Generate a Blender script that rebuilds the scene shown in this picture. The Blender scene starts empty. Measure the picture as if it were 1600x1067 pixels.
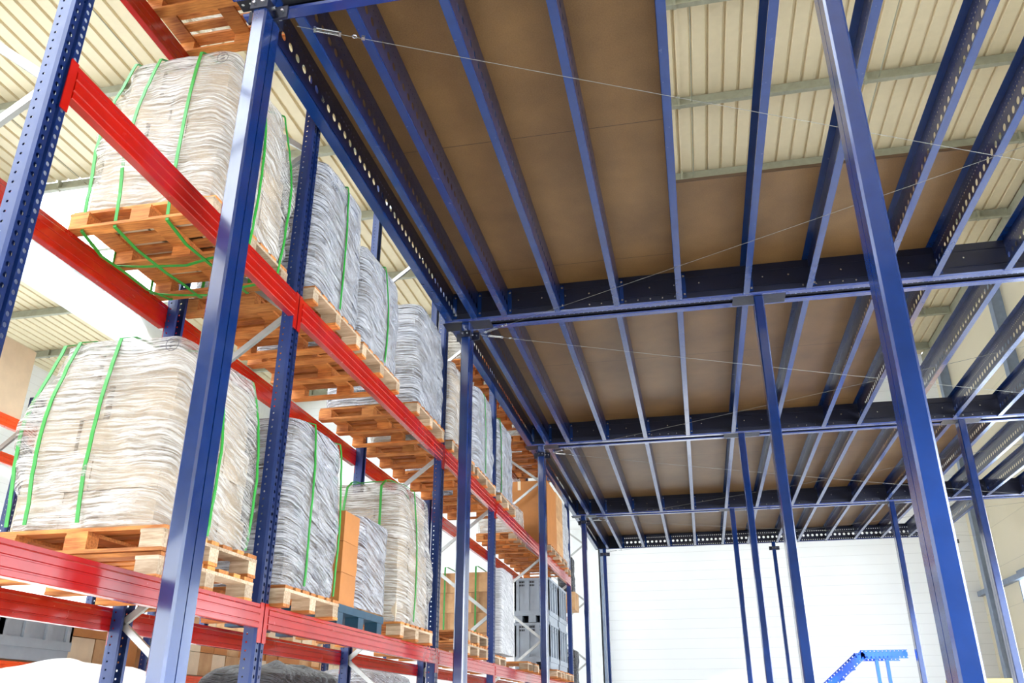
import bpy, math, random
from mathutils import Vector, Matrix, noise
random.seed(7)
sc = bpy.context.scene
COL = sc.collection
# ------------------------------------------------------------ camera
F_PX, PITCH, YAW, ROLL = 1324.2, math.radians(23.984), math.radians(-11.792), math.radians(-0.089)
cd = bpy.data.cameras.new('camera'); cam = bpy.data.objects.new('camera', cd); COL.objects.link(cam)
cd.sensor_width = 36; cd.lens = F_PX / 1600 * 36; cd.clip_start = .05; cd.clip_end = 300
_f = Vector((math.sin(YAW) * math.cos(PITCH), math.cos(YAW) * math.cos(PITCH), math.sin(PITCH)))
_r = Vector((math.cos(YAW), -math.sin(YAW), 0)); _u = _r.cross(_f)
_r2 = math.cos(ROLL) * _r + math.sin(ROLL) * _u; _u2 = -math.sin(ROLL) * _r + math.cos(ROLL) * _u
_m = Matrix((_r2, _u2, -_f)).transposed().to_4x4(); _m.translation = (0, 0, 1.6)
cam.matrix_world = _m
sc.camera = cam
# ------------------------------------------------------------ colour management, world, sun
sc.view_settings.view_transform = 'Standard'; sc.view_settings.look = 'None'
sc.view_settings.gamma = 1; sc.view_settings.use_curve_mapping = False
sc.view_settings.exposure = 0.70
sc.cycles.transparent_max_bounces = 24
sc.cycles.max_bounces = 10; sc.cycles.diffuse_bounces = 6; sc.cycles.glossy_bounces = 5
sc.cycles.caustics_reflective = False; sc.cycles.caustics_refractive = False
W = bpy.data.worlds.new('daylight'); sc.world = W; W.use_nodes = True
bg = W.node_tree.nodes['Background']; bg.inputs[0].default_value = (.90, .96, 1, 1); bg.inputs[1].default_value = 4.2
sd = bpy.data.lights.new('sun', 'SUN'); sd.energy = 12.0; sd.angle = math.radians(5); sd.color = (1, .96, .9)
sun = bpy.data.objects.new('sun', sd); COL.objects.link(sun)
sun.rotation_euler = Vector((-.84, .40, -.26)).to_track_quat('-Z', 'Y').to_euler()
sun.location = (40, -20, 10)

def daylight(name, loc, aim, sx, sy, power, col=(1, 1, 1)):
    """area lamp added outside a rooflight or window to strengthen its daylight"""
    d = bpy.data.lights.new(name, 'AREA'); d.shape = 'RECTANGLE'; d.size = sx; d.size_y = sy; d.energy = power; d.color = col
    o = bpy.data.objects.new(name, d); COL.objects.link(o); o.location = loc
    o.rotation_euler = (Vector(aim) - Vector(loc)).to_track_quat('-Z', 'Y').to_euler()
daylight('rooflight_fill_lamp', (-9.7, -3.5, 13.6), (-7.5, 3.5, 2), 13, 12, 1050)  # lamp added above the extra rooflight, lifts the near load faces
daylight('window_fill_lamp', (10.2, 18.5, 3.2), (-2.5, 28.9, 4.6), 9, 4.4, 450)  # lamp added outside the windows to brighten the far wall
daylight('window_fill_lamp', (10.2, 8.0, 2.9), (-2.8, 9.0, 2.4), 9, 4.2, 900)  # second lamp added outside the windows

# ------------------------------------------------------------ mesh helper
def s2l(c):
    return tuple(((v / 255) / 12.92 if v / 255 <= .04045 else ((v / 255 + .055) / 1.055) ** 2.4) for v in c) + (1,)

class MB:
    def __init__(s): s.v = []; s.f = []
    def box(s, x0, x1, y0, y1, z0, z1):
        n = len(s.v)
        s.v += [(x0, y0, z0), (x1, y0, z0), (x1, y1, z0), (x0, y1, z0), (x0, y0, z1), (x1, y0, z1), (x1, y1, z1), (x0, y1, z1)]
        s.f += [(n, n + 3, n + 2, n + 1), (n + 4, n + 5, n + 6, n + 7), (n, n + 1, n + 5, n + 4), (n + 1, n + 2, n + 6, n + 5), (n + 2, n + 3, n + 7, n + 6), (n + 3, n, n + 4, n + 7)]
        return s
    def bar(s, a, b, w, h, up=(0, 0, 1)):
        a = Vector(a); b = Vector(b); d = (b - a).normalized(); up = Vector(up)
        if abs(d.dot(up)) > .98: up = Vector((0, 1, 0))
        x = d.cross(up).normalized(); z = x.cross(d)
        n = len(s.v)
        for p in (a, b):
            for i, j in ((-1, -1), (1, -1), (1, 1), (-1, 1)):
                s.v.append(tuple(p + x * (w / 2 * i) + z * (h / 2 * j)))
        s.f += [(n, n + 1, n + 2, n + 3), (n + 7, n + 6, n + 5, n + 4)] + [(n + (i + 1) % 4, n + i, n + 4 + i, n + 4 + (i + 1) % 4) for i in range(4)]
        return s
    def tube(s, pts, r, k=8, cap=True):
        pts = [Vector(p) for p in pts]; n0 = len(s.v); N = len(pts)
        for i, p in enumerate(pts):
            d = (pts[min(i + 1, N - 1)] - pts[max(i - 1, 0)]).normalized()
            up = Vector((0, 0, 1)) if abs(d.z) < .9 else Vector((0, 1, 0))
            x = d.cross(up).normalized(); y = x.cross(d)
            rr = r[i] if isinstance(r, (list, tuple)) else r
            for j in range(k):
                t = 2 * math.pi * j / k
                s.v.append(tuple(p + x * math.cos(t) * rr + y * math.sin(t) * rr))
        for i in range(N - 1):
            for j in range(k):
                a = n0 + i * k + j; b = n0 + i * k + (j + 1) % k
                s.f.append((a, b, b + k, a + k))
        if cap:
            s.f.append(tuple(n0 + j for j in range(k))[::-1]); s.f.append(tuple(n0 + (N - 1) * k + j for j in range(k)))
        return s
    def sheet(s, poly, t, axis, a, b):
        """thin folded plate: open 2D polyline offset by t, extruded along axis from a to b.
        axis 'x': poly=(y,z); 'y': poly=(x,z); 'z': poly=(x,y)"""
        P = [Vector(p) for p in poly]; N = len(P); off = []
        for i in range(N):
            ns = []
            if i > 0: d = (P[i] - P[i - 1]).normalized(); ns.append(Vector((-d.y, d.x)))
            if i < N - 1: d = (P[i + 1] - P[i]).normalized(); ns.append(Vector((-d.y, d.x)))
            m = ns[0] if len(ns) == 1 else (ns[0] + ns[1]) / max(.3, 1 + ns[0].dot(ns[1]))
            off.append(P[i] + m * t)
        def put(p, u): return {'x': (u, p.x, p.y), 'y': (p.x, u, p.y), 'z': (p.x, p.y, u)}[axis]
        n = len(s.v)
        for u in (a, b):
            for p in P: s.v.append(put(p, u))
            for p in off: s.v.append(put(p, u))
        M2 = 2 * N
        for i in range(N - 1):
            s.f.append((n + i, n + i + 1, n + M2 + i + 1, n + M2 + i))
            s.f.append((n + N + i + 1, n + N + i, n + M2 + N + i, n + M2 + N + i + 1))
            s.f.append((n + i + 1, n + i, n + N + i, n + N + i + 1))
            s.f.append((n + M2 + i, n + M2 + i + 1, n + M2 + N + i + 1, n + M2 + N + i))
        for e in (0, N - 1):
            s.f.append((n + e, n + N + e, n + M2 + N + e, n + M2 + e))
        return s
    def build(s, name, mat, parent=None, origin=None, smooth=False, label=None, recalc=True):
        me = bpy.data.meshes.new(name)
        o = origin if origin is not None else ((0, 0, 0))
        me.from_pydata([(v[0] - o[0], v[1] - o[1], v[2] - o[2]) for v in s.v], [], s.f)
        if recalc:
            import bmesh
            bm = bmesh.new(); bm.from_mesh(me); bmesh.ops.recalc_face_normals(bm, faces=bm.faces); bm.to_mesh(me); bm.free()
        if smooth:
            for p in me.polygons: p.use_smooth = True
        me.materials.append(mat)
        ob = bpy.data.objects.new(name, me); COL.objects.link(ob)
        ob.location = o
        if parent:
            ob.parent = parent
        if label: ob['label'] = label
        return ob

def tag(o, label, cat, group=None, kind=None):
    if label: o['label'] = label
    if cat: o['category'] = cat
    if group: o['group'] = group
    if kind: o['kind'] = kind
    return o
def struct(name, mb, mat, **k):
    o = mb.build(name, mat, **k); o['kind'] = 'structure'; return o
def thing(name, label, cat, loc=(0, 0, 0), group=None):
    o = bpy.data.objects.new(name, None); COL.objects.link(o); o.location = loc; o.empty_display_size = .1
    return tag(o, label, cat, group)
def kids(o): return [c for c in COL.objects if c.parent == o]
_KC = {}
def copy_tree(o, children):
    """children: {object: [children]}"""
    c = o.copy(); COL.objects.link(c)
    for ch in children.get(o, []):
        cc = copy_tree(ch, children); cc.parent = c
    return c
def childmap(root):
    m = {}; todo = [root]
    allk = {}
    for ob in COL.objects:
        if ob.parent: allk.setdefault(ob.parent, []).append(ob)
    while todo:
        r = todo.pop(); m[r] = allk.get(r, []); todo += m[r]
    return m
ORD = ['first', 'second', 'third', 'fourth', 'fifth', 'sixth', 'seventh', 'eighth', 'ninth', 'tenth', 'eleventh', 'twelfth', 'thirteenth', 'fourteenth', 'fifteenth', 'sixteenth', 'seventeenth']

# ------------------------------------------------------------ materials
def nmat(name):
    m = bpy.data.materials.new(name); m.use_nodes = True
    nt = m.node_tree; b = nt.nodes['Principled BSDF']
    return m, nt, b
def N(nt, t, **k):
    n = nt.nodes.new(t)
    for a, v in k.items(): setattr(n, a, v)
    return n
def L(nt, a, b): nt.links.new(a, b)
def math_(nt, op, a, b=None, c=None):
    n = N(nt, 'ShaderNodeMath', operation=op)
    for i, v in enumerate((a, b, c)):
        if v is None: continue
        if isinstance(v, (int, float)): n.inputs[i].default_value = v
        else: L(nt, v, n.inputs[i])
    return n.outputs[0]
def noise_(nt, vec, scale, detail=3, rough=.55):
    n = N(nt, 'ShaderNodeTexNoise'); n.inputs['Scale'].default_value = scale; n.inputs['Detail'].default_value = detail; n.inputs['Roughness'].default_value = rough
    L(nt, vec, n.inputs['Vector']); return n.outputs['Fac']
def mapping(nt, vec, sc_):
    n = N(nt, 'ShaderNodeMapping'); n.inputs['Scale'].default_value = sc_; L(nt, vec, n.inputs['Vector']); return n.outputs[0]
def ramp(nt, fac, stops):
    n = N(nt, 'ShaderNodeValToRGB'); e = n.color_ramp.elements
    while len(e) < len(stops): e.new(.5)
    for i, (p, c) in enumerate(stops): e[i].position = p; e[i].color = c
    L(nt, fac, n.inputs[0]); return n.outputs[0]
def bump(nt, b, h, strength=.3, dist=.01):
    n = N(nt, 'ShaderNodeBump'); n.inputs['Strength'].default_value = strength; n.inputs['Distance'].default_value = dist
    L(nt, h, n.inputs['Height']); L(nt, n.outputs[0], b.inputs['Normal'])

def paint(name, rgb, rough=.28, metal=0., coat=.4, vary=.12, rows=None, bumpy=.04):
    """painted / galvanised steel; rows = (u_axis, v_axis, [(v, radius, pitch, elong)]) cuts real see-through holes"""
    m, nt, b = nmat(name)
    tc = N(nt, 'ShaderNodeTexCoord').outputs['Object']
    nf = noise_(nt, tc, 6, 4)
    c = s2l(rgb)
    lo = tuple(v * (1 - vary) for v in c[:3]) + (1,); hi = tuple(min(1, v * (1 + vary)) for v in c[:3]) + (1,)
    L(nt, ramp(nt, nf, [(.3, lo), (.7, hi)]), b.inputs['Base Color'])
    b.inputs['Roughness'].default_value = rough; b.inputs['Metallic'].default_value = metal
    b.inputs['Coat Weight'].default_value = coat; b.inputs['Coat Roughness'].default_value = .1; b.inputs['Coat IOR'].default_value = 1.6
    rr = math_(nt, 'MULTIPLY_ADD', noise_(nt, tc, 14, 3), .16, rough - .08); L(nt, rr, b.inputs['Roughness'])
    if bumpy: bump(nt, b, noise_(nt, tc, 3, 2), bumpy, .02)
    if rows:
        sep = N(nt, 'ShaderNodeSeparateXYZ'); L(nt, tc, sep.inputs[0])
        ax = {'x': 0, 'y': 1, 'z': 2}; U = sep.outputs[ax[rows[0]]]; V = sep.outputs[ax[rows[1]]]
        tot = None
        for (v0, r, p, el) in rows[2]:
            fu = math_(nt, 'MULTIPLY', math_(nt, 'SUBTRACT', math_(nt, 'FRACT', math_(nt, 'DIVIDE', U, p)), .5), p / el)
            fv = math_(nt, 'SUBTRACT', V, v0)
            d2 = math_(nt, 'ADD', math_(nt, 'MULTIPLY', fu, fu), math_(nt, 'MULTIPLY', fv, fv))
            h = math_(nt, 'LESS_THAN', d2, r * r)
            tot = h if tot is None else math_(nt, 'MAXIMUM', tot, h)
        L(nt, math_(nt, 'SUBTRACT', 1, tot), b.inputs['Alpha'])
    return m

BLUE = (9, 44, 102); RED = (166, 18, 5); ORANGE = (244, 84, 20)
m_post = paint('blue_column_paint', (10, 40, 96), .2, coat=.8)
m_joist = paint('blue_joist_paint', BLUE, .24, coat=.3)
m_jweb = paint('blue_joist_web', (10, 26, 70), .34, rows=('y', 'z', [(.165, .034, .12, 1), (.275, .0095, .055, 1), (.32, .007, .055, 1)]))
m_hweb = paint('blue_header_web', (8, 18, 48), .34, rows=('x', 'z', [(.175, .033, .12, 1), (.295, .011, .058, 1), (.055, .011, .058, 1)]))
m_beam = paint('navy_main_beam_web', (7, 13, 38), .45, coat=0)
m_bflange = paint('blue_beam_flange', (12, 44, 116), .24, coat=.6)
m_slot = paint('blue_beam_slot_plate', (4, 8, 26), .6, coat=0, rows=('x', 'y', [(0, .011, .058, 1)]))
m_up_web = paint('blue_upright_web', (10, 32, 82), .3, rows=('z', 'y', [(-.034, .0115, .052, 1.1), (.034, .0115, .052, 1.1)]))
m_up_side = paint('blue_upright_side', (14, 44, 104), .42, coat=.1, rows=('z', 'x', [(-.015, .007, .052, 1)]))
m_red = paint('red_beam_paint', RED, .24, coat=.45)
m_orange = paint('orange_beam_paint', ORANGE, .3, coat=.3)
m_galv = paint('galvanised_steel', (176, 178, 176), .34, metal=.55, coat=0, vary=.15)
m_wire = paint('steel_wire', (120, 120, 116), .45, metal=.3, coat=0)
m_purlin = paint('galvanised_purlin', (150, 150, 132), .45, metal=.15, coat=0, vary=.12)
m_bolt = paint('zinc_bolt', (190, 192, 196), .25, metal=.9, coat=0)
m_white = paint('white_steel', (226, 230, 232), .4, coat=.1, vary=.03)
m_greysteel = paint('grey_blue_steel', (128, 142, 164), .45, coat=0)
m_stair = paint('bright_blue_paint', (10, 84, 214), .35, rows=('x', 'z', [(.03, .017, .085, 1), (.15, .017, .085, 1), (-.03, .017, .085, 1), (-.14, .017, .085, 1)]))
m_stairp = paint('bright_blue_plain', (10, 84, 214), .35)

def simple(name, rgb, rough=.6, vary=.1, scale=8, metal=0):
    return paint(name, rgb, rough, metal=metal, coat=0, vary=vary, bumpy=0)
m_floor = simple('concrete_floor', (194, 192, 184), .35)
m_dark = simple('dark_plastic', (26, 26, 30), .35)
m_green = paint('green_strap', (44, 150, 52), .4, coat=0, vary=.1, bumpy=0)
m_bin = paint('grey_bin_plastic', (150, 158, 168), .42, coat=0, vary=.06)
m_bind = simple('grey_bin_inner', (60, 66, 74), .6)
m_teal = simple('teal_pallet_plastic', (10, 60, 84), .4)
m_bag = simple('white_bulk_bag', (240, 240, 238), .7, .03)
m_yellow = simple('yellow_board', (220, 180, 90), .6)

def wood(name, a, bcol, rough=.7):
    m, nt, b = nmat(name)
    tc = N(nt, 'ShaderNodeTexCoord').outputs['Object']
    oi = N(nt, 'ShaderNodeObjectInfo').outputs['Random']
    v = N(nt, 'ShaderNodeVectorMath', operation='ADD'); L(nt, tc, v.inputs[0])
    cmb = N(nt, 'ShaderNodeCombineXYZ'); L(nt, math_(nt, 'MULTIPLY', oi, 37.), cmb.inputs[0]); L(nt, math_(nt, 'MULTIPLY', oi, 11.), cmb.inputs[2]); L(nt, cmb.outputs[0], v.inputs[1])
    g = noise_(nt, mapping(nt, v.outputs[0], (3, 30, 30)), 2.2, 5, .6)
    k = noise_(nt, v.outputs[0], 3.5, 2)
    mix = math_(nt, 'ADD', math_(nt, 'MULTIPLY', g, .55), math_(nt, 'MULTIPLY', k, .45))
    col = ramp(nt, mix, [(.36, s2l(bcol)), (.62, s2l(a))])
    hs = N(nt, 'ShaderNodeHueSaturation'); L(nt, col, hs.inputs['Color']); L(nt, math_(nt, 'MULTIPLY_ADD', oi, .5, .74), hs.inputs['Value'])
    L(nt, hs.outputs[0], b.inputs['Base Color'])
    b.inputs['Roughness'].default_value = rough; bump(nt, b, g, .25, .004)
    return m
m_wood = wood('pallet_wood', (226, 150, 78), (156, 84, 34))
m_woodend = wood('pallet_wood_grey', (206, 184, 158), (150, 122, 94))

def deckmat():
    m, nt, b = nmat('chipboard_deck')
    tc = N(nt, 'ShaderNodeTexCoord').outputs['Object']
    a = noise_(nt, tc, 90, 4, .7); c = noise_(nt, tc, 1.3, 3)
    f = math_(nt, 'ADD', math_(nt, 'MULTIPLY', a, .5), math_(nt, 'MULTIPLY', c, .5))
    col = ramp(nt, f, [(.35, s2l((98, 70, 40))), (.65, s2l((130, 98, 60)))])
    sep = N(nt, 'ShaderNodeSeparateXYZ'); L(nt, tc, sep.inputs[0])
    fr = math_(nt, 'FRACT', math_(nt, 'DIVIDE', sep.outputs[1], 2.44))
    seam = math_(nt, 'LESS_THAN', fr, .004)
    mx = N(nt, 'ShaderNodeMixRGB'); L(nt, seam, mx.inputs[0]); L(nt, col, mx.inputs[1]); mx.inputs[2].default_value = s2l((70, 48, 30))
    L(nt, mx.outputs[0], b.inputs['Base Color']); b.inputs['Roughness'].default_value = .42; b.inputs['Specular IOR Level'].default_value = .4; bump(nt, b, a, .08, .002)
    return m
m_deck = deckmat()
def cartonmat():
    m, nt, b = nmat('cardboard')
    tc = N(nt, 'ShaderNodeTexCoord').outputs['Object']
    oi = N(nt, 'ShaderNodeObjectInfo').outputs['Random']
    a = noise_(nt, tc, 5, 3)
    col = ramp(nt, a, [(.3, s2l((186, 138, 92))), (.7, s2l((214, 170, 122)))])
    sep = N(nt, 'ShaderNodeSeparateXYZ'); L(nt, tc, sep.inputs[0])
    tape = math_(nt, 'LESS_THAN', math_(nt, 'ABSOLUTE', sep.outputs[0]), .028)
    mx = N(nt, 'ShaderNodeMixRGB'); L(nt, math_(nt, 'MULTIPLY', tape, .35), mx.inputs[0]); L(nt, col, mx.inputs[1]); mx.inputs[2].default_value = s2l((150, 100, 60))
    hs = N(nt, 'ShaderNodeHueSaturation'); L(nt, mx.outputs[0], hs.inputs['Color']); L(nt, math_(nt, 'MULTIPLY_ADD', oi, .3, .85), hs.inputs['Value'])
    L(nt, hs.outputs[0], b.inputs['Base Color']); b.inputs['Roughness'].default_value = .65
    return m
m_carton = cartonmat()
m_cartond = simple('cardboard_orange', (184, 118, 58), .6, .08)
m_cartonw = simple('film_covered_cardboard', (208, 188, 164), .6, .10)
m_cartonl = simple('cardboard_pale', (226, 204, 172), .6, .06)

def wrapmat(name, tint=(232, 232, 236), lo=.35, hi=.95, dark=(90, 92, 104), met=.05, crump=.8, mid=None):
    mid = mid or tuple((a_ + b_) / 2 for a_, b_ in zip(tint, dark))
    m, nt, b = nmat(name)
    tc = N(nt, 'ShaderNodeTexCoord').outputs['Object']
    oi = N(nt, 'ShaderNodeObjectInfo').outputs['Random']
    off = N(nt, 'ShaderNodeVectorMath', operation='ADD'); L(nt, tc, off.inputs[0])
    cmb = N(nt, 'ShaderNodeCombineXYZ'); L(nt, math_(nt, 'MULTIPLY', oi, 23.), cmb.inputs[2]); L(nt, cmb.outputs[0], off.inputs[1])
    # shear so the film pleats run at a slant, as a turntable wrapper leaves them
    sep = N(nt, 'ShaderNodeSeparateXYZ'); L(nt, off.outputs[0], sep.inputs[0])
    zz = math_(nt, 'ADD', sep.outputs[2], math_(nt, 'MULTIPLY', sep.outputs[1], .30))
    zz = math_(nt, 'ADD', zz, math_(nt, 'MULTIPLY', noise_(nt, off.outputs[0], 1.2, 1), .05))
    cm = N(nt, 'ShaderNodeCombineXYZ'); L(nt, sep.outputs[0], cm.inputs[0]); L(nt, sep.outputs[1], cm.inputs[1]); L(nt, zz, cm.inputs[2])
    s1 = noise_(nt, mapping(nt, cm.outputs[0], (.12, .12, 30)), 1.9, 5, .72)
    s2 = noise_(nt, mapping(nt, cm.outputs[0], (2.6, 2.6, 42)), 1.9, 3, .7)
    st = math_(nt, 'ADD', math_(nt, 'MULTIPLY', s1, .5), math_(nt, 'MULTIPLY', s2, .5))
    big = noise_(nt, mapping(nt, cm.outputs[0], (1, 1, 1.6)), 3.0, 3, .5)
    cr = math_(nt, 'ABSOLUTE', math_(nt, 'SUBTRACT', noise_(nt, mapping(nt, cm.outputs[0], (1, 1, 2.4)), 6.0, 6, .7), .5))
    h = math_(nt, 'ADD', math_(nt, 'MULTIPLY', st, 1.5), math_(nt, 'MULTIPLY', cr, crump))
    al = ramp(nt, math_(nt, 'ADD', math_(nt, 'MULTIPLY', st, .6), math_(nt, 'MULTIPLY', big, .4)), [(.40, (lo, lo, lo, 1)), (.60, (hi, hi, hi, 1))])
    L(nt, al, b.inputs['Alpha'])
    L(nt, ramp(nt, st, [(.41, s2l(dark)), (.47, s2l(mid)), (.53, s2l(tint))]), b.inputs['Base Color'])  # bright glints and dark reflections of the film put into the colour
    b.inputs['Roughness'].default_value = .14; b.inputs['Metallic'].default_value = met
    b.inputs['Specular IOR Level'].default_value = .8
    bump(nt, b, h, 1.0, .03)
    return m
m_wrap = wrapmat('stretch_film', (254, 252, 250), .2, .85, (104, 98, 94), .2, .6, (206, 200, 194))
m_wraps = wrapmat('silver_stretch_film', (238, 240, 248), .62, .98, (66, 70, 84), .6, .7, (186, 190, 202))
m_wrapw = wrapmat('white_stretch_film', (244, 244, 246), .8, 1, (190, 190, 196))
m_wrapk = wrapmat('black_stretch_film', (90, 90, 96), .97, 1, (8, 8, 10), .3, 2.2)

def wallmat(name, rgb, axis=2, pitch=.25, w=.03, amt=.12):
    m, nt, b = nmat(name)
    tc = N(nt, 'ShaderNodeTexCoord').outputs['Object']
    sep = N(nt, 'ShaderNodeSeparateXYZ'); L(nt, tc, sep.inputs[0])
    fr = math_(nt, 'FRACT', math_(nt, 'DIVIDE', sep.outputs[axis], pitch))
    line = math_(nt, 'LESS_THAN', fr, w)
    c = s2l(rgb); a = noise_(nt, tc, .7, 3)
    base = ramp(nt, a, [(.3, tuple(v * .96 for v in c[:3]) + (1,)), (.7, c)])
    mx = N(nt, 'ShaderNodeMixRGB'); L(nt, line, mx.inputs[0]); L(nt, base, mx.inputs[1]); mx.inputs[2].default_value = tuple(v * (1 - amt * 2) for v in c[:3]) + (1,)
    L(nt, mx.outputs[0], b.inputs['Base Color']); b.inputs['Roughness'].default_value = .45
    bump(nt, b, math_(nt, 'SUBTRACT', 1, line), .4, .01)
    return m
m_wall = wallmat('white_wall_panels', (240, 243, 246), 2, .30)
m_wallc = wallmat('cream_wall_panels', (226, 216, 190), 2, 1.1, .012)
m_wallf = simple('grey_front_wall', (96, 96, 94), .7)
m_roof = simple('cream_roof_sheet', (214, 200, 168), .45, .03)
def glassmat():
    m, nt, b = nmat('window_glass')
    tr = N(nt, 'ShaderNodeBsdfTransparent'); tr.inputs[0].default_value = (.96, .98, 1, 1)
    gl = N(nt, 'ShaderNodeBsdfGlossy'); gl.inputs['Roughness'].default_value = .02
    mx = N(nt, 'ShaderNodeMixShader'); mx.inputs[0].default_value = .06
    L(nt, tr.outputs[0], mx.inputs[1]); L(nt, gl.outputs[0], mx.inputs[2])
    L(nt, mx.outputs[0], nt.nodes['Material Output'].inputs['Surface'])
    return m
m_glass = glassmat()

# ------------------------------------------------------------ the hall
XL, XR, YF, YB, ZR = -22.0, 8.5, -14.0, 28.9, 12.95
struct('floor', MB().box(XL - 1, XR + .5, YF, YB + .5, -.2, 0), m_floor)
# roof: trapezoidal sheet, with a translucent strip and an added unseen one left out
PUR = [.2, 2.9, 5.7, 8.5, 11.25, 13.9, 16.5, 19.6, 22.4, 25.1, 27.8]
def roof_part(x0, x1, y0, y1):
    pts = []; x = x0; P = .3
    while x < x1 - .01:
        for dx, dz in ((0, 0), (.225, 0), (.243, .05), (.282, .05)):
            if x + dx <= x1: pts.append((x + dx, ZR + .0 + dz))
        x += P
    pts.append((x1, ZR))
    return pts
mb = MB()
SKY = (-16.3, -10.3, 13.9, 19.6)
SK2 = (-16.3, -3.1, -10.0, 2.9)  # extra rooflight out of view, added to light the near faces
for (a, b_, c, d) in ((XL, XR, YF, SK2[2]), (XL, SK2[0], SK2[2], SK2[3]), (SK2[1], XR, SK2[2], SK2[3]), (XL, XR, SK2[3], SKY[2]), (XL, SKY[0], SKY[2], SKY[3]), (SKY[1], XR, SKY[2], SKY[3]), (XL, XR, SKY[3], YB)):
    mb.sheet(roof_part(a, b_, c, d), .02, 'y', c, d)
struct('ceiling', mb, m_roof)
struct('window_1', MB().box(SKY[0], SKY[1], SKY[2], SKY[3], ZR + .06, ZR + .08), m_glass)
struct('window_added_roof', MB().box(SK2[0], SK2[1], SK2[2], SK2[3], ZR + .06, ZR + .08), m_glass)  # glazing of the added rooflight
mb = MB()
for i in range(4):
    x = SKY[0] + (SKY[1] - SKY[0]) * (i) / 3
    mb.box(x - .03, x + .03, SKY[2], SKY[3], ZR, ZR + .1)
struct('trim_1', mb, m_white)
# walls
struct('wall_back', MB().box(XL, XR, YB, YB + .2, 0, ZR), m_wall)
struct('wall_left', MB().box(XL - .2, XL, YF, YB, 0, 1).box(XL - .2, XL, YF, YB, 7.5, ZR), m_wall)
struct('window_added_left', MB().box(XL - .11, XL - .09, YF, YB, 1, 7.5), m_glass)  # window added to brighten the background at left
struct('wall_front_added', MB().box(-1.5, XR, YF - .2, YF, 0, ZR).box(-22, -1.5, YF - .2, YF, 6.5, ZR), m_wallf)  # unseen wall added behind the camera, open at lower left, to darken reflections
WY = 25.6   # end of the glazed strip in the right wall
mb = MB().box(XR, XR + .2, YF, YB, 5.15, ZR).box(XR, XR + .2, WY, YB, 0, 5.15).box(XR, XR + .2, YF, WY, 0, .5)
struct('wall_right', mb, m_wallc)
w = struct('window_2', MB().box(XR + .09, XR + .11, YF, WY, .5, 5.15), m_glass)
mb = MB(); y = WY
while y > YF:
    mb.box(XR - .01, XR + .16, y - .07, y, .5, 5.15); y -= 3.1
mb.box(XR - .02, XR + .16, YF, WY, 5.1, 5.2).box(XR - .02, XR + .16, YF, WY, .45, .55).box(XR + .02, XR + .14, YF, WY, 2.7, 2.75)
struct('trim_2', mb, m_greysteel)
mb = MB().sheet([(XR - .28, ZR - .05), (XR - .28, ZR - .4), (XR - .0, ZR - .4)], .01, 'y', YF, YB).box(XR - .05, XR, YF, YB, ZR - .62, ZR - .42)
struct('trim_3', mb, m_purlin)
# purlins
def purl(i, y):
    t = thing('roof_purlin', 'galvanised roof purlin, %s from the far end wall' % ORD[len(PUR) - 1 - i], 'roof purlin', (0, y, ZR - .3), 'roof purlins')
    o = (0, y, ZR - .3)
    MB().sheet([(y + .09, ZR - .02), (y, ZR - .02), (y, ZR - .28), (y - .09, ZR - .28), (y - .09, ZR - .25)], .006, 'x', XL, XR - .3).build('purlin_section', m_purlin, t, None)
    x = XL + 1.5
    while x < XR - .5:
        MB().box(x - .025, x + .025, y - .10, y + .01, ZR - .30, ZR - .04).build('purlin_cleat', m_purlin, t, None); x += 3.5
    for c in kids(t):
        c.location = (0, -y, -(ZR - .3))
for i, y in enumerate(PUR): purl(i, y)
# sag rods between purlins
for i, x in enumerate((.75, 4.25, -12.8, -9.3, -5.8)):
    o = MB().tube([(x, PUR[0], ZR - .2), (x, PUR[-1], ZR - .2)], .011, 6).build('sag_rod', m_purlin)
    tag(o, ['slim pale rod under the roof sheet above the open decking', 'slim pale rod under the roof, right of the tallest blue column', 'slim rod under the roof at far left, beside the rafter', 'slim rod under the roof above the nearest wrapped load', 'slim rod under the roof above the rack uprights'][i], 'roof rod', 'roof rods')
# white rafter
t = thing('roof_rafter', 'big white steel rafter under the roof, behind the upper rear rack beam', 'rafter', (-15.4, 8, 11.3))
o = (-15.4, 8, 11.3)
for nm, b3 in (('web', (-15.43, -15.37, YF, YB, 11.5, 12.5)), ('bottom_flange', (-15.6, -15.2, YF, YB, 11.47, 11.5)), ('top_flange', (-15.6, -15.2, YF, YB, 12.5, 12.54))):
    c = MB().box(*b3).build(nm, m_white, t); c.location = (-o[0], -o[1], -o[2])
mb = MB()
def P(ob, t):  # parent keeping world placement for meshes built in world coordinates
    ob.parent = t; ob.location = Vector(ob.location) - Vector(t.location); return ob
# right wall columns and girts
for i, y in enumerate((27.4, 22.0, 16.6, 11.2, 5.8)):
    t = thing('wall_column', 'grey-blue steel wall column, %s from the far corner on the right wall' % ORD[i], 'steel column', (XR - .2, y, 0), 'right wall columns')
    P(MB().box(XR - .32, XR - .3, y - .13, y + .13, 0, ZR - .4).build('front_flange', m_greysteel), t)
    P(MB().box(XR - .3, XR, y - .012, y + .012, 0, ZR - .4).build('web', m_greysteel), t)
for i, z in enumerate((5.02, 8.6)):
    tag(MB().box(XR - .14, XR, 5, YB, z - .07, z + .07).build('wall_girt', m_greysteel if i == 0 else m_purlin),
        ['grey-blue rail along the right wall just above the windows', 'galvanised rail high on the right wall'][i], 'wall rail')
# pilaster beside the rack end
t = thing('wall_pilaster', 'pale boxed pilaster on the far wall beside the last rack', 'pilaster', (-3.35, YB - .2, 0))
P(MB().box(-3.9, -3.05, YB - .35, YB, 0, 7.4).build('casing', m_white), t)
P(MB().box(-3.0, -2.93, YB - .3, YB, 0, 7.4).build('downpipe', m_greysteel), t)

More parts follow.
